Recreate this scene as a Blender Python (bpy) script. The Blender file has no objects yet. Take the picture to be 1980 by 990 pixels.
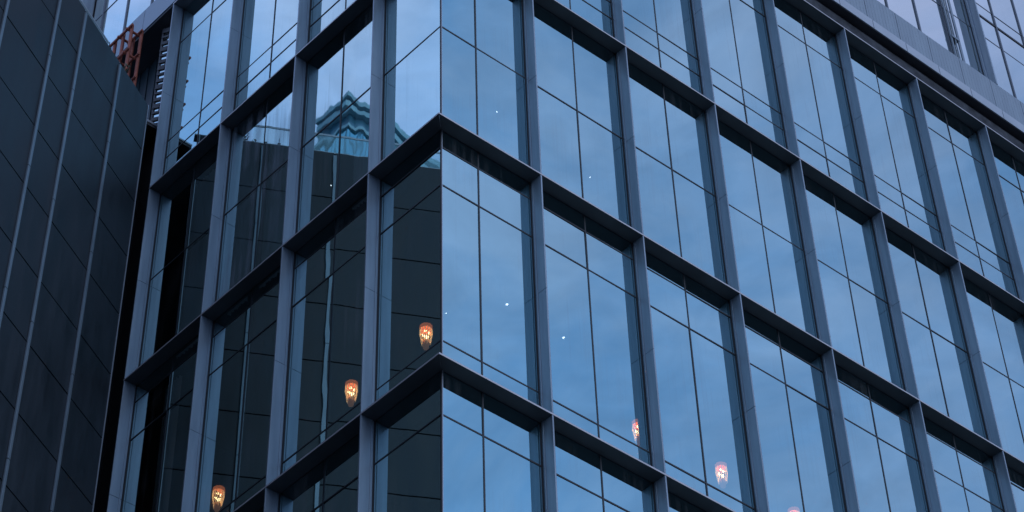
import bpy, bmesh, math, random
from mathutils import Vector, Matrix
random.seed(7)
S = bpy.context.scene
COL = S.collection
Z0 = 25.6                      # height of the lower of the two full ledges above the ground

# ------------------------------------------------------------------ camera
F, YAW, PIT, ROLL = 4410.6486, 0.8193649, 0.8712800, -0.0393693
CAM = Vector((-15.3341355, -18.1476298, -23.9965596 + Z0))
PY = -143.4332
f_ = Vector((math.cos(PIT)*math.cos(YAW), math.cos(PIT)*math.sin(YAW), math.sin(PIT)))
r_ = Vector((math.sin(YAW), -math.cos(YAW), 0)); u_ = r_.cross(f_)
c_, s_ = math.cos(ROLL), math.sin(ROLL)
R_ = c_*r_ + s_*u_; U_ = -s_*r_ + c_*u_
cd = bpy.data.cameras.new('camera'); cam = bpy.data.objects.new('camera', cd); COL.objects.link(cam)
cam.matrix_world = Matrix(((R_.x, U_.x, -f_.x, CAM.x), (R_.y, U_.y, -f_.y, CAM.y), (R_.z, U_.z, -f_.z, CAM.z), (0, 0, 0, 1)))
cd.sensor_fit = 'HORIZONTAL'; cd.sensor_width = 36; cd.lens = F/1980*36
cd.shift_y = -(495-PY)/1980; cd.clip_end = 6000; cd.clip_start = .1
S.camera = cam

# ------------------------------------------------------------------ sky and sun (overcast, blue hour)
SUN_EL, SUN_AZ = math.radians(24), math.radians(-86)          # azimuth measured from +x
W = bpy.data.worlds.new('World'); S.world = W; W.use_nodes = True
nt = W.node_tree; N = nt.nodes; L = nt.links
for n in list(N): N.remove(n)
out = N.new('ShaderNodeOutputWorld')
sky = N.new('ShaderNodeTexSky'); sky.sky_type = 'NISHITA'; sky.sun_disc = False
sky.sun_elevation = SUN_EL; sky.sun_rotation = math.radians(90) - SUN_AZ
sky.altitude = 50; sky.air_density = 1.2; sky.dust_density = 1.0; sky.ozone_density = 3.0
bg1 = N.new('ShaderNodeBackground'); bg1.inputs[1].default_value = .05
L.new(sky.outputs[0], bg1.inputs[0])
tc = N.new('ShaderNodeTexCoord')
mp = N.new('ShaderNodeMapping'); mp.inputs['Scale'].default_value = (1, 1, 2.2)
L.new(tc.outputs['Generated'], mp.inputs[0])
nz = N.new('ShaderNodeTexNoise'); nz.inputs['Scale'].default_value = 4.6; nz.inputs['Detail'].default_value = 7
nz.inputs['Roughness'].default_value = .60; nz.inputs['Distortion'].default_value = .5
L.new(mp.outputs[0], nz.inputs['Vector'])
rp = N.new('ShaderNodeValToRGB')
rp.color_ramp.elements[0].position = .38; rp.color_ramp.elements[0].color = (.235, .418, .825, 1)
rp.color_ramp.elements[1].position = .63; rp.color_ramp.elements[1].color = (.50, .588, .955, 1)
L.new(nz.outputs['Fac'], rp.inputs[0])
bg2 = N.new('ShaderNodeBackground')
dp = N.new('ShaderNodeVectorMath'); dp.operation = 'DOT_PRODUCT'; dp.inputs[1].default_value = (-.62, .78, 0)   # thinner cloud to the north-west
L.new(tc.outputs['Generated'], dp.inputs[0])
mr = N.new('ShaderNodeMapRange'); mr.interpolation_type = 'SMOOTHSTEP'
mr.inputs[1].default_value = -.3; mr.inputs[2].default_value = .8; mr.inputs[3].default_value = 1.0; mr.inputs[4].default_value = 1.45
L.new(dp.outputs['Value'], mr.inputs[0])
mp2 = N.new('ShaderNodeMapping'); mp2.inputs['Scale'].default_value = (1, 1, 1.8); mp2.inputs['Rotation'].default_value = (.5, .3, .6)
L.new(tc.outputs['Generated'], mp2.inputs[0])
n2 = N.new('ShaderNodeTexNoise'); n2.inputs['Scale'].default_value = 15; n2.inputs['Detail'].default_value = 6; n2.inputs['Roughness'].default_value = .58
n2.inputs['Distortion'].default_value = 1.1; L.new(mp2.outputs[0], n2.inputs['Vector'])
m2 = N.new('ShaderNodeMapRange'); m2.inputs[1].default_value = .3; m2.inputs[2].default_value = .7; m2.inputs[3].default_value = .87; m2.inputs[4].default_value = 1.13
L.new(n2.outputs['Fac'], m2.inputs[0])
mm = N.new('ShaderNodeMath'); mm.operation = 'MULTIPLY'; L.new(mr.outputs[0], mm.inputs[0]); L.new(m2.outputs[0], mm.inputs[1]); L.new(mm.outputs[0], bg2.inputs[1])
L.new(rp.outputs[0], bg2.inputs[0])
mx = N.new('ShaderNodeMixShader'); mx.inputs[0].default_value = .86
L.new(bg1.outputs[0], mx.inputs[1]); L.new(bg2.outputs[0], mx.inputs[2]); L.new(mx.outputs[0], out.inputs[0])

sd = bpy.data.lights.new('sun', 'SUN'); sun = bpy.data.objects.new('sun', sd); COL.objects.link(sun)
sd.energy = 1.05; sd.angle = math.radians(40); sd.color = (.72, .82, 1.0)
sdir = Vector((math.cos(SUN_EL)*math.cos(SUN_AZ), math.cos(SUN_EL)*math.sin(SUN_AZ), math.sin(SUN_EL)))
sun.rotation_euler = sdir.to_track_quat('Z', 'Y').to_euler()

S.view_settings.view_transform = 'Standard'; S.view_settings.look = 'None'
S.view_settings.exposure = 0.0; S.view_settings.gamma = 1.0
S.render.engine = 'CYCLES'
S.cycles.max_bounces = 8; S.cycles.glossy_bounces = 5; S.cycles.transparent_max_bounces = 12

# ------------------------------------------------------------------ helpers
class MB:
    """collects solids and builds them as ONE mesh object"""
    def __init__(s): s.v = []; s.f = []; s.m = []; s.sm = []
    def add(s, vs, fs, mi=0, smooth=False):
        o = len(s.v); s.v += [tuple(v) for v in vs]; s.f += [tuple(i+o for i in f) for f in fs]
        s.m += [mi]*len(fs); s.sm += [smooth]*len(fs)
    def box(s, x0, x1, y0, y1, z0, z1, mi=0, M=None):
        vs = [Vector((x, y, z)) for z in (z0, z1) for y in (y0, y1) for x in (x0, x1)]
        if M: vs = [M @ v for v in vs]
        s.add(vs, [(0, 2, 3, 1), (4, 5, 7, 6), (0, 1, 5, 4), (2, 6, 7, 3), (0, 4, 6, 2), (1, 3, 7, 5)], mi)
    def tube(s, a, b, r, n=10, mi=0, r2=None):
        a, b = Vector(a), Vector(b); d = (b-a).normalized()
        p = d.cross(Vector((0, 0, 1)) if abs(d.z) < .9 else Vector((1, 0, 0))).normalized(); q = d.cross(p)
        r2 = r if r2 is None else r2
        vs = [a + r*(math.cos(t)*p + math.sin(t)*q) for t in [2*math.pi*k/n for k in range(n)]]
        vs += [b + r2*(math.cos(t)*p + math.sin(t)*q) for t in [2*math.pi*k/n for k in range(n)]]
        s.add(vs, [(k, (k+1) % n, n+(k+1) % n, n+k) for k in range(n)] , mi, True)
        s.add(vs[:n], [tuple(range(n))[::-1]], mi); s.add(vs[n:], [tuple(range(n))], mi)
    def lathe(s, prof, n=20, mi=0, c=(0, 0), flute=0.0, k=12):
        vs = []
        for (r, z) in prof:
            for i in range(n):
                t = 2*math.pi*i/n; rr = r*(1 + flute*math.cos(k*t))
                vs.append((c[0]+rr*math.cos(t), c[1]+rr*math.sin(t), z))
        fs = [(j*n+i, j*n+(i+1) % n, (j+1)*n+(i+1) % n, (j+1)*n+i) for j in range(len(prof)-1) for i in range(n)]
        s.add(vs, fs, mi, True)
    def quad(s, a, b, c, d, mi=0): s.add([a, b, c, d], [(0, 1, 2, 3)], mi)
    def build(s, name, mats, parent=None, bevel=0):
        me = bpy.data.meshes.new(name); me.from_pydata(s.v, [], s.f)
        for m in (mats if isinstance(mats, (list, tuple)) else [mats]): me.materials.append(m)
        for p, mi, sm in zip(me.polygons, s.m, s.sm): p.material_index = mi; p.use_smooth = sm
        me.update()
        o = bpy.data.objects.new(name, me); COL.objects.link(o)
        if parent: o.parent = parent
        if bevel:
            b = o.modifiers.new('bevel', 'BEVEL'); b.width = bevel; b.segments = 2; b.limit_method = 'ANGLE'
        return o
def tag(o, label=None, cat=None, group=None, kind=None):
    if label: o['label'] = label
    if cat: o['category'] = cat
    if group: o['group'] = group
    if kind: o['kind'] = kind
    return o
def empty(name, loc=(0, 0, 0), rz=0):
    o = bpy.data.objects.new(name, None); COL.objects.link(o); o.location = loc; o.rotation_euler = (0, 0, rz)
    o.empty_display_size = .3
    return o

# ------------------------------------------------------------------ materials
def mat(name, col, rough=.5, metal=0.0, var=.0, vscale=3.0, stretch=(1, 1, 1), rvar=0.0, bump=0.0, bscale=40, spec=.5):
    m = bpy.data.materials.new(name); m.use_nodes = True
    n = m.node_tree.nodes; l = m.node_tree.links; b = n['Principled BSDF']
    b.inputs['Base Color'].default_value = (*col, 1); b.inputs['Roughness'].default_value = rough
    b.inputs['Metallic'].default_value = metal; b.inputs['Specular IOR Level'].default_value = spec
    t = n.new('ShaderNodeTexCoord'); mpn = n.new('ShaderNodeMapping'); mpn.inputs['Scale'].default_value = stretch
    l.new(t.outputs['Object'], mpn.inputs[0])
    if var or rvar:
        z = n.new('ShaderNodeTexNoise'); z.inputs['Scale'].default_value = vscale; z.inputs['Detail'].default_value = 6
        z.inputs['Roughness'].default_value = .6
        l.new(mpn.outputs[0], z.inputs['Vector'])
        if var:
            r = n.new('ShaderNodeValToRGB')
            r.color_ramp.elements[0].position = .3; r.color_ramp.elements[1].position = .7
            r.color_ramp.elements[0].color = (*[c*(1-var) for c in col], 1)
            r.color_ramp.elements[1].color = (*[min(1, c*(1+var)) for c in col], 1)
            l.new(z.outputs['Fac'], r.inputs[0]); l.new(r.outputs[0], b.inputs['Base Color'])
        if rvar:
            q = n.new('ShaderNodeMapRange'); q.inputs[1].default_value = .3; q.inputs[2].default_value = .7
            q.inputs[3].default_value = rough-rvar; q.inputs[4].default_value = rough+rvar
            l.new(z.outputs['Fac'], q.inputs[0]); l.new(q.outputs[0], b.inputs['Roughness'])
    if bump:
        z2 = n.new('ShaderNodeTexNoise'); z2.inputs['Scale'].default_value = bscale; l.new(mpn.outputs[0], z2.inputs['Vector'])
        bp = n.new('ShaderNodeBump'); bp.inputs['Strength'].default_value = bump; bp.inputs['Distance'].default_value = .01
        l.new(z2.outputs['Fac'], bp.inputs['Height']); l.new(bp.outputs[0], b.inputs['Normal'])
    return m

def glass(name, wob=.0012, wscale=1.1, dirt=.0, tintn=(.46, .88, .96), tintg=(.58, .71, .70), fn=.70, fg=.86, dsc=14, dlo=.28, dhi=.45, dcol=(.30, .31, .32)):
    m = bpy.data.materials.new(name); m.use_nodes = True
    n = m.node_tree.nodes; l = m.node_tree.links
    for x in list(n): n.remove(x)
    o = n.new('ShaderNodeOutputMaterial'); t = n.new('ShaderNodeTexCoord')
    z = n.new('ShaderNodeTexNoise'); z.inputs['Scale'].default_value = wscale; z.inputs['Detail'].default_value = 1.5
    mpn = n.new('ShaderNodeMapping'); mpn.inputs['Scale'].default_value = (1, 1, .55)
    l.new(t.outputs['Object'], mpn.inputs[0]); l.new(mpn.outputs[0], z.inputs['Vector'])
    bp = n.new('ShaderNodeBump'); bp.inputs['Strength'].default_value = 1; bp.inputs['Distance'].default_value = wob
    l.new(z.outputs['Fac'], bp.inputs['Height'])
    lw = n.new('ShaderNodeLayerWeight'); lw.inputs[0].default_value = .5      # facing = 1 - cos
    cr = n.new('ShaderNodeMapRange'); cr.inputs[1].default_value = .30; cr.inputs[2].default_value = .72
    l.new(lw.outputs['Facing'], cr.inputs[0])
    tm = n.new('ShaderNodeMix'); tm.data_type = 'RGBA'
    tm.inputs[6].default_value = (*tintn, 1); tm.inputs[7].default_value = (*tintg, 1)
    l.new(cr.outputs[0], tm.inputs[0])
    g = n.new('ShaderNodeBsdfGlossy'); g.inputs['Roughness'].default_value = .012
    l.new(tm.outputs[2], g.inputs['Color']); l.new(bp.outputs[0], g.inputs['Normal'])
    tr = n.new('ShaderNodeBsdfTransparent'); tr.inputs[0].default_value = (.62, .72, .74, 1)
    fm = n.new('ShaderNodeMapRange'); fm.inputs[1].default_value = .25; fm.inputs[2].default_value = .8
    fm.inputs[3].default_value = fn; fm.inputs[4].default_value = fg
    l.new(lw.outputs['Facing'], fm.inputs[0])
    mx = n.new('ShaderNodeMixShader'); l.new(fm.outputs[0], mx.inputs[0]); l.new(tr.outputs[0], mx.inputs[1]); l.new(g.outputs[0], mx.inputs[2])
    last = mx
    if dirt:
        # rain streaks and dust: thin vertical runs, faint patches
        mp2 = n.new('ShaderNodeMapping'); mp2.inputs['Scale'].default_value = (dsc, dsc, .30)
        l.new(t.outputs['Object'], mp2.inputs[0])
        z3 = n.new('ShaderNodeTexNoise'); z3.inputs['Scale'].default_value = 1.0; z3.inputs['Detail'].default_value = 5
        l.new(mp2.outputs[0], z3.inputs['Vector'])
        z4 = n.new('ShaderNodeTexNoise'); z4.inputs['Scale'].default_value = .8; l.new(t.outputs['Object'], z4.inputs['Vector'])
        mu = n.new('ShaderNodeMath'); mu.operation = 'MULTIPLY'; l.new(z3.outputs['Fac'], mu.inputs[0]); l.new(z4.outputs['Fac'], mu.inputs[1])
        q = n.new('ShaderNodeMapRange'); q.inputs[1].default_value = dlo; q.inputs[2].default_value = dhi
        q.inputs[3].default_value = 0; q.inputs[4].default_value = dirt
        l.new(mu.outputs[0], q.inputs[0])
        df = n.new('ShaderNodeBsdfDiffuse'); df.inputs[0].default_value = (*dcol, 1)
        m2 = n.new('ShaderNodeMixShader'); l.new(q.outputs[0], m2.inputs[0]); l.new(mx.outputs[0], m2.inputs[1]); l.new(df.outputs[0], m2.inputs[2])
        last = m2
    l.new(last.outputs[0], o.inputs[0])
    return m
def emit(name, col, st):
    m = bpy.data.materials.new(name); m.use_nodes = True
    b = m.node_tree.nodes['Principled BSDF']; b.inputs['Base Color'].default_value = (*col, 1)
    b.inputs['Emission Color'].default_value = (*col, 1); b.inputs['Emission Strength'].default_value = st
    return m

M_FIN = mat('fin_metal', (.235, .30, .36), .42, .35, var=.20, vscale=2.2, stretch=(3, 3, .25), rvar=.07)
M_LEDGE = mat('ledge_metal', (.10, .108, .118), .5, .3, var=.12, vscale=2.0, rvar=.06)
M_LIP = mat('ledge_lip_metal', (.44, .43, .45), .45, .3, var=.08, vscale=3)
M_JOINT = mat('joint_silicone', (.012, .016, .022), .55)
M_TRIM = mat('corner_trim', (.35, .40, .46), .35, .6)
M_FASC = mat('fascia_metal', (.22, .28, .325), .45, .3, var=.09, vscale=1.2, stretch=(3, 3, .5), rvar=.06)
M_FASC2 = mat('fascia_light_metal', (.36, .41, .455), .45, .3, var=.08, vscale=1.4, rvar=.05)
M_DARKM = mat('dark_recess_metal', (.035, .04, .045), .6, .1, var=.2, vscale=2)
M_LOUV = mat('dark_teal_louvre', (.012, .030, .040), .5, .3, var=.3, vscale=2, stretch=(1, 4, .3))
M_MULL = mat('upper_mullion_metal', (.10, .12, .15), .45, .4)
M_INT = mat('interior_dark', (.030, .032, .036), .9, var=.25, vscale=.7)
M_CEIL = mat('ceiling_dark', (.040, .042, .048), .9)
M_GL = glass('pane_glass', .0013, .9, dirt=.08)
M_GW = glass('pane_glass_wavy', .0030, 1.25, dirt=.22, dsc=9)
M_GD = glass('streaked_pane_glass', .0018, 1.2, dirt=.42, dsc=7, dlo=.23, dhi=.36, dcol=(.26, .30, .34))
M_GU = glass('upper_pane_glass', .0012, .9, dirt=.04, tintn=(.97, 1.0, .96), tintg=(.74, .78, .74), fn=.94, fg=.95)
M_SLATE = mat('slate_panel', (.018, .0245, .032), .5, .0, var=.45, vscale=1.3, stretch=(2.2, 2.2, .5), rvar=.10, bump=.15, bscale=30, spec=.32)
M_GROOVE = mat('panel_groove', (.006, .007, .009), .8)
M_STRIP = mat('wall_channel_metal', (.17, .22, .26), .42, .4, var=.12, vscale=2)
M_COPE = mat('coping_metal', (.34, .38, .42), .4, .4)
M_RUST = mat('red_oxide_steel', (.27, .075, .045), .6, .1, var=.25, vscale=6)
M_GROUND = mat('asphalt', (.05, .05, .052), .85, var=.3, vscale=.6, bump=.2)
M_PAVE = mat('paving_stone', (.16, .155, .15), .8, var=.2, vscale=1.5)
M_CURT = mat('sheer_curtain', (.78, .80, .82), .9)

# ------------------------------------------------------------------ ground
g = MB(); g.quad((-2500, -2500, 0), (2500, -2500, 0), (2500, 2500, 0), (-2500, 2500, 0))
tag(g.build('ground', M_GROUND), kind='structure')
g = MB(); g.box(-4.5, 60, -4.5, 0.1, 0.004, .13); g.box(-4.5, 0.1, .1, 7.6, .004, .13)
tag(g.build('pavement', M_PAVE), kind='structure')

# ------------------------------------------------------------------ the glass office building
D = .2385
LV = [9.215, 4.30, 0.0, -4.5, -9.0]         # ledge levels, relative to Z0
XC = [2.025 + 2.1285*k for k in range(0, 10)]          # fin lines, street side (front)
YC = [1.657 + 2.1143*k for k in range(0, 4)]           # fin lines, side street
TR = {0: [8.22, 5.58, 5.15], 1: [2.25], 2: [-.372, -1.13, -4.01], 3: [-5.25, -8.2]}
ob = empty('office_building', (0, 0, 0))
tag(ob, 'dark blue glass corner office building gridded with projecting metal fins and ledges', 'building')
FT = .026; LT = .028; GAP = .022

def fin(side, c, z0, z1):
    m = MB(); seam = z0+(z1-z0)*.5
    if side == 'R':
        for q0, q1 in ((z0, seam-.003), (seam+.003, z1)): m.box(c-FT/2, c+FT/2, 0.0, D-.012, q0+Z0, q1+Z0)
        m.box(c-FT/2+.003, c+FT/2-.003, .003, D-.012, seam-.003+Z0, seam+.003+Z0, 1)
        m.box(c-FT/2-.012, c+FT/2+.012, D-.012, D+.06, z0+Z0, z1+Z0, 1)
        m.box(c-FT/2-.010, c-FT/2-.001, D-.060, D-.045, z0+Z0, z1+Z0)
    else:
        for q0, q1 in ((z0, seam-.003), (seam+.003, z1)): m.box(0.0, D-.012, c-FT/2, c+FT/2, q0+Z0, q1+Z0)
        m.box(.003, D-.012, c-FT/2+.003, c+FT/2-.003, seam-.003+Z0, seam+.003+Z0, 1)
        m.box(D-.012, D+.06, c-FT/2-.012, c+FT/2+.012, z0+Z0, z1+Z0, 1)
        m.box(D-.060, D-.045, c-FT/2-.010, c-FT/2-.001, z0+Z0, z1+Z0)
    return m.build('fin', [M_FIN, M_JOINT], ob, bevel=.003)

for i in range(4):
    for x in XC: fin('R', x, LV[i+1]+.001, LV[i]-LT-.001)
    for y in YC: fin('L', y, LV[i+1]+.001, LV[i]-LT-.001)

# ledges: an underside plate with a pale front lip, mitred at the corner
XE, YE = 21.3, YC[-1]+FT/2+.004
for i, z in enumerate(LV):
    za, zb = z-LT+Z0, z+Z0
    for side in 'RL':
        m = MB()
        E_ = XE if side == 'R' else YE
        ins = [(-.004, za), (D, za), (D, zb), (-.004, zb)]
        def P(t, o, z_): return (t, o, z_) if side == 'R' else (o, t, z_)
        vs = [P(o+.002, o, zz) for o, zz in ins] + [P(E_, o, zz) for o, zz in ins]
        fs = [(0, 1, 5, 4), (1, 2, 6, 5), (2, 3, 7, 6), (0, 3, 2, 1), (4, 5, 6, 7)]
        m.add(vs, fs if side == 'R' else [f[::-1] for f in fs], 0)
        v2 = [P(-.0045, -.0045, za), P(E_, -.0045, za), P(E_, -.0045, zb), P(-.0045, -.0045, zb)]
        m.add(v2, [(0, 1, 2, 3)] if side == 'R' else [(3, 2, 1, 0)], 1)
        m.build('ledge', [M_LEDGE, M_LIP], ob)

def split(lo, hi, cuts):
    c = sorted([q for q in cuts if lo < q < hi]); e = [lo]+c+[hi]
    return list(zip(e[:-1], e[1:]))
JW = .012
def window(side, a, b, z0, z1, mull, trans, gm, plane=D, root=ob, jw=JW, jm=M_JOINT, proud=.004, mw=None, tp_=None):
    """window > pane: joints (the frame) as the window, the panes as one child"""
    mw = mw or jw
    fr = MB()
    def bx(m_, t0, t1, d0, d1, q0, q1, mi=0):
        if side == 'R': m_.box(t0, t1, d0, d1, q0+Z0, q1+Z0, mi)
        else: m_.box(d0, d1, t0, t1, q0+Z0, q1+Z0, mi)
    for q in mull: bx(fr, q-mw, q+mw, plane-proud, plane+.05, z0, z1)
    pw = .006
    bx(fr, a-.001, a+pw, plane-.0012, plane+.049, z0, z1); bx(fr, b-pw, b+.001, plane-.0012, plane+.049, z0, z1)
    bx(fr, a-.001, b+.001, plane-.0006, plane+.048, z0, z0+pw); bx(fr, a-.001, b+.001, plane-.0006, plane+.048, z1-pw, z1)
    for q in trans:
        if z0 < q < z1:
            ed = [a]+[k for k in mull]+[b]
            for j in range(len(ed)-1):
                bx(fr, ed[j]+(mw if j else 0), ed[j+1]-(mw if j < len(ed)-2 else 0), (plane-proud+.0015) if tp_ is None else plane-tp_, plane+.05, q-jw, q+jw)
    w = fr.build('window', jm, root)
    pn = MB()
    cols = split(a, b, mull)
    for (t0, t1) in cols:
        for (q0, q1) in split(z0, z1, trans):
            k = [random.uniform(-.0028, .0028) for _ in range(3)]
            e = lambda t, q: plane+.0045 + k[0]*(t-t0)/(t1-t0) + k[1]*(q-q0)/(q1-q0)
            pts = [(t0, q0), (t1, q0), (t1, q1), (t0, q1)]
            if side == 'R': pn.add([(t, e(t, q), q+Z0) for t, q in pts], [(0, 1, 2, 3)])
            else: pn.add([(e(t, q), t, q+Z0) for t, q in pts], [(3, 2, 1, 0)])
    pn.build('pane', gm, w)
    return w

for i in range(4):
    z1, z0 = LV[i]-LT, LV[i+1]
    tr = TR[i]
    ed = [D]+XC
    for k in range(len(ed)-1):
        a, b = ed[k]+(.014 if k == 0 else .027), ed[k+1]-.027
        mid = .965 if k == 0 else (ed[k]+ed[k+1])/2+.035
        window('R', a, b, z0, z1, [mid], tr, M_GL)
    ed = [D]+YC
    for k in range(len(ed)-1):
        a, b = ed[k]+(.014 if k == 0 else .027), ed[k+1]-.027
        mid = [] if k == 0 else [(ed[k]+ed[k+1])/2+.02]
        window('L', a, b, z0, z1, mid, tr, M_GD if (k == 2 and i == 1) else M_GW if k == 1 else M_GL)
    m = MB(); m.box(D-.003, D+.014, D-.003, D+.014, z0+Z0, z1+Z0)
    m.build('corner_joint', M_JOINT, ob)
    m = MB(); m.box(D+.014, D+.026, D-.0045, D-.0005, z0+Z0, z1+Z0)
    m.build('corner_trim', M_TRIM, ob)

# interior: slabs, core, podium
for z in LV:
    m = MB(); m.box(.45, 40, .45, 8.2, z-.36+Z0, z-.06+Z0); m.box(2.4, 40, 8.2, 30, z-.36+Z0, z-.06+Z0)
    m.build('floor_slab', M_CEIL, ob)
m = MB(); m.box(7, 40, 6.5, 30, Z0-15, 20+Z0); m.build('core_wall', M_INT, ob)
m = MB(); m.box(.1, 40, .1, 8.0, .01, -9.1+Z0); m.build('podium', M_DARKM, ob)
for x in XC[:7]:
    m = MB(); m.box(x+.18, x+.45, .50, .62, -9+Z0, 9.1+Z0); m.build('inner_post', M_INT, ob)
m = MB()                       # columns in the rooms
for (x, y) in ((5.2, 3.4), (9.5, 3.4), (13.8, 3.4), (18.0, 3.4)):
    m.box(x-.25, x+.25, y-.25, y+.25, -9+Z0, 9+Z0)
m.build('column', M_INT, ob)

# end of the side street front: recess, soffit, louvre wall, service balcony
m = MB(); m.box(-.85, .25, 8.75, 8.85, .01, 5.97+Z0); m.box(.26, 2.3, 8.03, 9.9, .01, 5.97+Z0); m.build('end_wall_sky_block', mat('recess_shade_black', (.010, .011, .013), .9), ob)  # gap slab added to block mirrored sky; black colour stands in for recess shade
m = MB(); m.box(2.3, 2.4, 8.16, 22, .01, 9.2+Z0)
m.build('recess_wall', M_DARKM, ob)
m = MB(); m.box(.62, .70, 8.5, 20, 6.12+Z0, 9.2+Z0)
for k in range(40): m.box(.60, .62, 8.5+.29*k, 8.60+.29*k, 6.12+Z0, 9.2+Z0)
m.build('louvre_wall', M_LOUV, ob)
m = MB(); m.box(.02, 2.29, YE+.01, 22, 9.205+Z0, 9.24+Z0); m.build('soffit', M_DARKM, ob)
bal = MB(); bal.box(-.42, .58, 8.20, 14, 5.98+Z0, 6.08+Z0)
bo = bal.build('service_balcony', M_DARKM, ob)
m = MB(); m.box(-.42, .25, 8.185, 8.199, 6.04+Z0, 6.075+Z0); m.box(-.16, .25, 8.27, 8.285, 6.16+Z0, 6.19+Z0)
m.build('edge_trim', M_COPE, bo)
# narrow glass slot added to mirror sky as bright specks between dark toothed brackets
window('L', YC[-1]+.40, YC[-1]+.66, 6.12, 9.18, [], [], M_GU)
m = MB()
for k in range(17):
    z = 6.22+.175*k; h = .03+.02*((k*5) % 3)
    M = Matrix.Translation((0.226, YC[-1]+.52, z+Z0)) @ Matrix.Rotation(math.radians(30), 4, 'X')
    m.box(-.012, .004, -.15, .15, -h*.7, h*.7, 0, M)
m.box(.228, .236, YC[-1]+.62, YC[-1]+.68, 6.1+Z0, 9.18+Z0)
m.build('toothed_bracket', M_DARKM, ob)

# upper volume: fascia bands and the glass above
m = MB(); m.box(.0, 22.6, .07, .30, 9.216+Z0, 9.60+Z0); m.box(.0, 22.6, .115, .30, 9.603+Z0, 9.73+Z0); m.build('shadow_gap', mat('gap_metal', (.055, .062, .072), .7, var=.5, vscale=3, spec=.08), ob)
m = MB(); m.box(.0, 22.6, -.068, .21, 9.735+Z0, 9.745+Z0); m.build('band_soffit', M_LEDGE, ob)
def panels(x0, n, w, y, z0, z1, mt, name, ribs=False, back=.03):
    m = MB()
    for k in range(n):
        a, b = x0+w*k+.008, x0+w*(k+1)-.008
        m.box(a, b, y, y+back, z0+Z0, z1+Z0)
        if ribs:
            for j in range(9):
                t = a+(b-a)*(j+.7)/9.4
                m.box(t, t+.016, y-.0018, y-.0003, z0+Z0+.004, z1+Z0-.004)
    return m.build(name, mt, ob)
panels(11.415-1.0*11, 22, 1.0, -.10, 9.72, 9.975, M_FASC2, 'drip_band')
panels(11.415-1.0*11, 22, 1.0, 0.0, 9.975, 10.985, M_FASC, 'fascia_band', True)
m = MB(); m.box(.4, 22.6, -.068, .06, 9.955+Z0, 9.972+Z0); m.box(.4, 22.6, .032, .05, 9.98+Z0, 10.97+Z0); m.build('band_backing', M_JOINT, ob)
m = MB()
for k in range(8):
    a, b = 1.15+1.98*k+.006, 1.15+1.98*(k+1)-.006
    m.box(0.0, .03, a, b, 9.262+Z0, 9.925+Z0)
m.build('fascia_band', M_FASC, ob)
m = MB(); m.box(.032, .09, 1.15, 17, 9.245+Z0, 9.92+Z0); m.build('band_backing', M_JOINT, ob)
UP = .25
XF = [7.4, 11.54, 15.67, 19.80]
for j, x in enumerate(XF):
    m = MB(); m.box(x-.02, x+.02, -.01, UP-.01, 11.0+Z0, 19+Z0); m.box(x-.035, x+.035, UP-.01, UP+.08, 11.0+Z0, 19+Z0, 1)
    m.box(x-.05, x-.021, UP-.09, UP-.07, 11.0+Z0, 19+Z0)
    m.build('fin', [M_FIN, M_JOINT], ob, bevel=.004)
for j in range(len(XF)-1):
    a, b = XF[j]+.035, XF[j+1]-.035
    ms = [a-.035+1.033*(k+1) for k in range(3)]
    window('R', a, b, 10.6, 19, ms, [13.0, 14.17, 15.9, 17.6], M_GU, plane=UP, jw=.010, mw=.022, jm=M_MULL, proud=.02, tp_=.003)
m = MB(); m.box(15.71, 19.76, UP-.010, UP+.003, 13.72+Z0, 13.78+Z0)
m.build('dark_rail', M_JOINT, ob)
gt = MB()
gt.tube((14.78, .19, 11.0+Z0), (14.78, .19, 17+Z0), .018); gt.box(14.86, 14.93, .17, .20, 11.0+Z0, 17+Z0); gt.box(14.64, 14.68, .18, .21, 11.0+Z0, 17+Z0)
for z in (11.95, 14.0, 16.0): gt.box(14.66, 14.90, .16, .247, z+Z0, z+.07+Z0)
gt.build('guide_rail', M_STRIP, ob)
# side street part of the upper volume
YU = .10
for a, b, ms in ((2.0, 5.6, [2.9, 3.92, 4.94]), (5.7, 11.35, [5.99, 7.01, 8.03, 9.02, 9.98, 10.95]), (11.5, 16.0, [12.4, 13.5, 14.6])):
    window('L', a, b, 9.6, 19, ms, [11.50, 12.25, 14.2], M_GU, plane=YU, jw=.011, mw=.024, jm=M_MULL, proud=.02, tp_=.003)
m = MB(); m.box(-.2, YU-.02, 11.40, 11.44, 9.95+Z0, 19+Z0); m.build('fin', M_FIN, ob)
m = MB(); m.box(-.2, YU-.02, 5.63, 5.67, 9.95+Z0, 19+Z0); m.build('fin', M_FIN, ob)
m = MB(); m.box(.5, 40, .5, 30, 9.3+Z0, 9.6+Z0); m.box(.5, 40, .5, 30, 18.9+Z0, 19.1+Z0); m.build('roof_slab', M_CEIL, ob)

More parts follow.
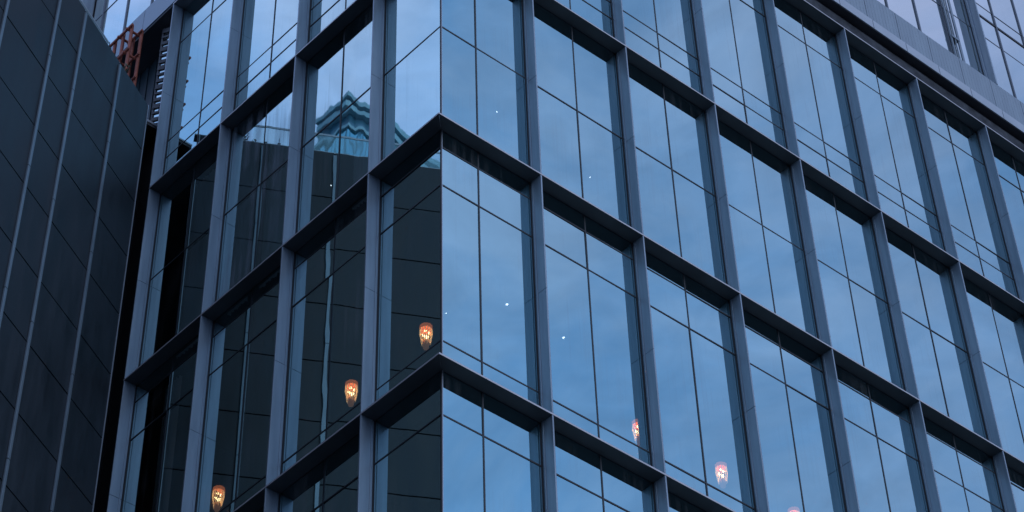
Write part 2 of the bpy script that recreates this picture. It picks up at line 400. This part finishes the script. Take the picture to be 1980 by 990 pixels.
# ------------------------------------------------------------------ dark neighbouring building
TH = math.radians(28.9)
dv = Vector((math.cos(TH), math.sin(TH), 0)); nv = Vector((-math.sin(TH), math.cos(TH), 0))
EZ = 6.04+Z0
nb = empty('neighbouring_building', (-.35, 7.84, 0), TH)          # local x: along the wall (end at 0), local y: away from the street
tag(nb, 'dark slate panelled building on the left with pale vertical metal channels', 'building')
SL = 46.0
m = MB(); m.box(-SL, -.012, .035, 14, .01, EZ-.03); m.build('wall', M_GROOVE, nb)
st = [0, -1.17, -2.52, -3.37, -4.80]
pat = [1.17, 1.35, .85, 1.43]; k = 0
while st[-1] > -SL+1.6: st.append(st[-1]-pat[k % 4]); k += 1
rows = [EZ]; z = EZ-1.15
while z > 1: rows.append(z); z -= 1.27
rows.append(.02)
m = MB(); G = .013
for a, b in zip(st[1:], st[:-1]):
    for t, q in zip(rows[:-1], rows[1:]):
        j = random.uniform(-.0015, .0015)
        m.box(a+G, b-(0 if b == 0 else G), -.0+j, .033, q+G, t-G)
m.build('cladding_panel', M_SLATE, nb)
for s in st[1:]:
    m = MB(); w = .031
    zt = EZ-.10; zz = zt
    while zz > .2:
        zb = max(.1, zz-2.54+(.0 if zz < zt else .6))
        m.box(s-w, s+w, -.036, -.0035, zb+.012, zz)
        m.box(s-w*.8, s+w*.8, -.03, -.004, zb-.001, zb+.0125, 1)
        zz = zb
    m.build('metal_channel', [M_STRIP, M_GROOVE], nb, bevel=.004)
m = MB(); m.box(-SL, .10, .03, .22, EZ, EZ+.03); m.box(-SL, -.01, .22, 14, EZ-.03, EZ+.0)
m.box(.0, .016, -.012, .034, .02, EZ, 0)
m.build('coping', M_COPE, nb)
# glass balustrade set back on the roof
m = MB()
m.box(-SL+1, -1.0, .40, .412, EZ+.0, EZ+.80)
M_BAL = mat('clear_balustrade_glass', (.5, .75, .8), .05); M_BAL.node_tree.nodes['Principled BSDF'].inputs['Alpha'].default_value = .22
bl = m.build('balustrade', M_BAL, nb)
m = MB(); m.box(-SL+1, -1.0, .395, .417, EZ+.80, EZ+.84)
m.build('handrail', M_COPE, bl)
m = MB(); m.tube((-1.5, .06, EZ+.03), (-1.5, .06, EZ+.21), .008, 6); m.box(-1.53, -1.47, .03, .09, EZ+.03, EZ+.07)
m.build('roof_antenna', M_GROOVE, nb)
M_LEAF = mat('leaf', (.05, .08, .045), .6, var=.3, vscale=9)
def roof_plant(s, h, lab):
    p = MB(); rr = random.Random(int(s*100))
    base = Vector((-.35, 7.84, EZ+.03)) + dv*s + nv*.12
    tips = []
    for b in range(5):
        a = rr.uniform(0, 6.28); t = base + Vector((math.cos(a)*h*.45, math.sin(a)*h*.45, h*rr.uniform(.5, 1)))
        p.tube(base, t, .006, 5); tips.append(t)
    for t in tips:
        for q in range(14):
            c = base.lerp(t, rr.uniform(.35, 1.05)) + Vector([rr.uniform(-.03, .03) for _ in range(3)])
            d1 = Vector([rr.uniform(-1, 1) for _ in range(3)]).normalized()*.035; d2 = Vector([rr.uniform(-1, 1) for _ in range(3)]).normalized()*.02
            p.quad(c-d1, c-d2, c+d1, c+d2)
    tag(p.build('roof_plant', M_LEAF), lab, 'plant', 'plants on the neighbouring roof edge')
for s, h, l_ in ((-.80, .22, 'small leafy plant on the dark roof edge, tallest of the mirrored sprigs'), (-.98, .15, 'low leafy sprig beside the tallest roof plant'), (-1.22, .09, 'tiny leafy sprig on the dark roof edge farthest from the end')):
    roof_plant(s, h, l_)

# ------------------------------------------------------------------ red steel lattice on the balcony
lx = (-.40, -.17); ly = (8.77, 9.05, 9.33); lz = (8.86, 8.20, 7.56, 6.93, 6.35)
fr_ = empty('steel_lattice', (0, 0, 0)); tag(fr_, 'rust red tubular steel lattice standing in the gap behind the dark wall', 'lattice frame')
def bar(name, a, b, r):
    m = MB(); m.tube(a, b, r, 10); m.build(name, M_RUST, fr_)
for x in lx:
    for y in (ly if x == lx[0] else ly[:2]): bar('post', (x, y, 6.085+Z0), (x, y, 8.93+Z0), .036)
for z in lz:
    for x in lx: bar('crossbar', (x-.045, ly[0]-.09, z+Z0), (x-.045, ly[-1 if x == lx[0] else 1]+.12, z+Z0), .027)
    for y in ly[:2]: bar('crossbar', (lx[0]-.10, y+.05, z-.035+Z0), (lx[1]+.04, y+.05, z-.035+Z0), .027)

# ------------------------------------------------------------------ distant tower, seen mirrored in the side street glass
az = math.radians(126.9)
tp = Vector((.24, 2.5, 0)) + 118*Vector((math.cos(az), math.sin(az), 0))
tw = empty('corner_tower', (tp.x, tp.y, 0), az+math.radians(-45)-math.radians(0))
tag(tw, 'distant teal glass tower with stepped pale teal cornice, mirrored in the side glass', 'tower')
M_TEAL = glass('tower_teal_glass', .004, .5, dirt=.1, tintn=(.25, .72, .86), tintg=(.4, .8, .9), fn=.9, fg=.98)
M_STONE = mat('tower_stone', (.34, .58, .64), .7, var=.25, vscale=.6)
M_TBLUE = mat('tower_dark_glass', (.07, .19, .26), .2, .0, var=.3, vscale=.5)
TZ = 123.5+Z0
def tbox(a, b, ins, z0, z1, mt, name):
    m = MB(); m.box(-.0+ins, a-ins, 0+ins, b-ins, z0, z1); return m.build(name, mt, tw)
A_, B_ = 4.6, 15.0
tbox(A_, B_, 0, .01, TZ-7.5, M_TBLUE, 'shaft')
tbox(A_, B_, -.02, TZ-7.4, TZ-4.2, M_TEAL, 'glazed_band')
tbox(A_, B_, .35, TZ-4.2, TZ-2.0, M_TBLUE, 'window_band')
tbox(A_, B_, -.25, TZ-4.3, TZ-3.9, M_STONE, 'sill_band')
tbox(A_, B_, -.15, TZ-2.0, TZ-1.3, M_STONE, 'cornice')
tbox(A_, B_, .12, TZ-1.3, TZ-.75, M_TBLUE, 'frieze')
tbox(A_, B_, -.3, TZ-.75, TZ-.15, M_STONE, 'cornice')
m = MB()
for k in range(int(A_/1.1)): m.box(.1+1.1*k, .7+1.1*k, -.2, .25, TZ-.15, TZ+.12*random.random())
for k in range(int(B_/1.1)): m.box(-.2, .25, .1+1.1*k, .7+1.1*k, TZ-.15, TZ+.12*random.random())
m.box(.2, 1.2, .2, 1.2, TZ-.15, TZ+.55)
m.build('cresting', M_STONE, tw)
m = MB()
for k in range(4): m.box(.2+1.05*k, .32+1.05*k, -.06, -.02, TZ-7.4, TZ-4.2)
for k in range(14): m.box(-.06, -.02, .5+1.05*k, .62+1.05*k, TZ-7.4, TZ-4.2)
m.build('mullion', M_TBLUE, tw)

# ------------------------------------------------------------------ curtains behind the side glass
def curtain(x, y0, y1, z0, z1, lab, seed, gapf=.0):
    rr = random.Random(seed); m = MB(); n = 90; ph = [rr.uniform(0, 6.3) for _ in range(4)]
    pts = []
    for i in range(n+1):
        t = i/n; y = y0+(y1-y0)*t
        o = .018*math.sin(t*38+ph[0]) + .012*math.sin(t*71+ph[1]) + +.008*math.sin(t*17+ph[2])
        pts.append((x+o, y))
    for (a, b) in zip(pts[:-1], pts[1:]):
        m.add([(a[0], a[1], z0+Z0), (b[0], b[1], z0+Z0), (b[0], b[1], z1+Z0), (a[0], a[1], z1+Z0)], [(0, 1, 2, 3)], 0, True)
    tag(m.build('curtain', M_CURT), lab, 'curtain', 'sheer curtains behind the side glass')
curtain(.385, 4.0, 4.9, .05, 3.9, 'pale sheer curtain gathered behind the second full side bay above the middle ledge', 1)
curtain(.385, 5.15, 5.7, .05, 3.9, 'narrow pale sheer curtain beside the mullion of the second full side bay', 5)
curtain(.385, 2.05, 2.5, .05, 3.9, 'slim pale sheer curtain drawn back in the side bay nearest the corner', 2)
curtain(.385, 6.5, 7.1, .05, 3.9, 'dim grey curtain in the far side bay next to the dark wall', 3)
curtain(.385, 6.9, 7.3, -4.4, -.4, 'dim grey curtain in the far side bay below the middle ledge', 4)

# ------------------------------------------------------------------ pendant lamps and ceiling spots
M_BULB = emit('bulb_glow', (1.0, .72, .36), 15)
M_SHADE = emit('crystal_glow', (1.0, .60, .28), 1.9)
M_CROWN = emit('crown_glow', (1.0, .25, .085), 1.2)
M_TAIL = emit('tail_glow', (1.0, .46, .25), .35)
M_CORD = mat('lamp_cord', (.02, .02, .02), .6)
protos = {}
def pendant(x, y, z, lab, sc=.92):
    r = empty('pendant_lamp', (x, y, z+Z0)); r.scale = (sc, sc, sc); tag(r, lab, 'lamp', 'crystal pendant lamps glowing behind the glass')
    if not protos:
        L_ = []
        m = MB(); m.lathe([(.0, .19), (.085, .185), (.108, .17), (.108, .10), (.102, .098)], 36, flute=.03, k=12); L_.append(m.build('crown', M_CROWN, r))
        m = MB()
        for k in range(16):
            t = 2*math.pi*k/16
            p = lambda rad, z_: (rad*math.cos(t), rad*math.sin(t), z_)
            zb = -.17-.03*((k*7) % 3)
            m.tube(p(.100, .10), p(.106, 0), .009, 6); m.tube(p(.106, 0), p(.080, zb+.05), .009, 6, r2=.007); m.tube(p(.080, zb+.05), p(.072, zb), .007, 6, r2=.002)
        L_.append(m.build('crystal_drops', M_SHADE, r))
        m = MB()
        for (bx_, by_, bz_, br) in ((-.04, -.03, .04, .024), (.045, -.01, .05, .024), (0, .05, .0, .022), (.0, -.02, -.07, .030), (.03, .03, -.10, .022), (-.05, .02, -.02, .016), (.06, .02, .0, .016)):
            m.lathe([(.001, bz_-br), (br*.7, bz_-br*.7), (br, bz_), (br*.7, bz_+br*.7), (.001, bz_+br)], 12, c=(bx_, by_))
        L_.append(m.build('bulb', M_BULB, r))
        m = MB(); m.lathe([(.058, -.15), (.055, -.22), (.045, -.30), (.001, -.31)], 24, flute=.06, k=8); L_.append(m.build('lower_drop', M_TAIL, r))
        m = MB(); m.tube((0, 0, .19), (0, 0, 1.0), .006, 6); m.lathe([(.0, 1.0), (.05, .99), (.05, .97), (.0, .96)], 16); L_.append(m.build('cord', M_CORD, r))
        protos['p'] = L_
    else:
        for c in protos['p']:
            d = c.copy(); COL.objects.link(d); d.parent = r
    return r
pendant(2.15, 2.86, -1.22, 'orange crystal pendant lamp in the corner side bay just left of the glass corner')
pendant(2.13, 4.66, -1.22, 'orange crystal pendant lamp in the second side bay, partly warped by the glass')
pendant(2.0, 7.95, -1.42, 'orange crystal pendant lamp at the bottom left in the third side bay')
pendant(8.13, 2.45, -1.22, 'pale whitish pendant lamp seen through the sky reflection of the third front bay')
pendant(6.30, 2.50, -1.22, 'slim pendant lamp half hidden by the fin reflection in the second front bay')
pendant(9.82, 2.44, -1.34, 'pendant lamp just showing at the bottom edge of the fourth front bay')
M_SPOT = emit('spot_glow', (.85, .92, 1.0), 8)
def spot(x, y, z, lab, r=.02):
    m = MB(); m.lathe([(.001, z-.372+Z0), (r, z-.372+Z0), (r*1.3, z-.361+Z0)], 12, c=(x, y))
    tag(m.build('ceiling_spot', M_SPOT), lab, 'ceiling light', 'small ceiling spots behind the glass')
spot(3.32, 2.28, 0, 'bright tiny ceiling spot behind the corner front bay below the middle ledge', .017)
spot(4.55, 2.31, 0, 'bright tiny ceiling spot behind the second front bay below the middle ledge', .015)
spot(2.72, 3.05, 0, 'faint tiny ceiling spot right at the glass corner', .006)
spot(3.27, 2.33, 4.3, 'tiny ceiling spot in the corner front bay above the middle ledge', .008)
spot(5.6, 2.5, 4.3, 'tiny ceiling spot in the second front bay above the middle ledge', .008)
spot(2.22, 5.58, 4.3, 'tiny ceiling spot in the second side bay above the middle ledge', .008)
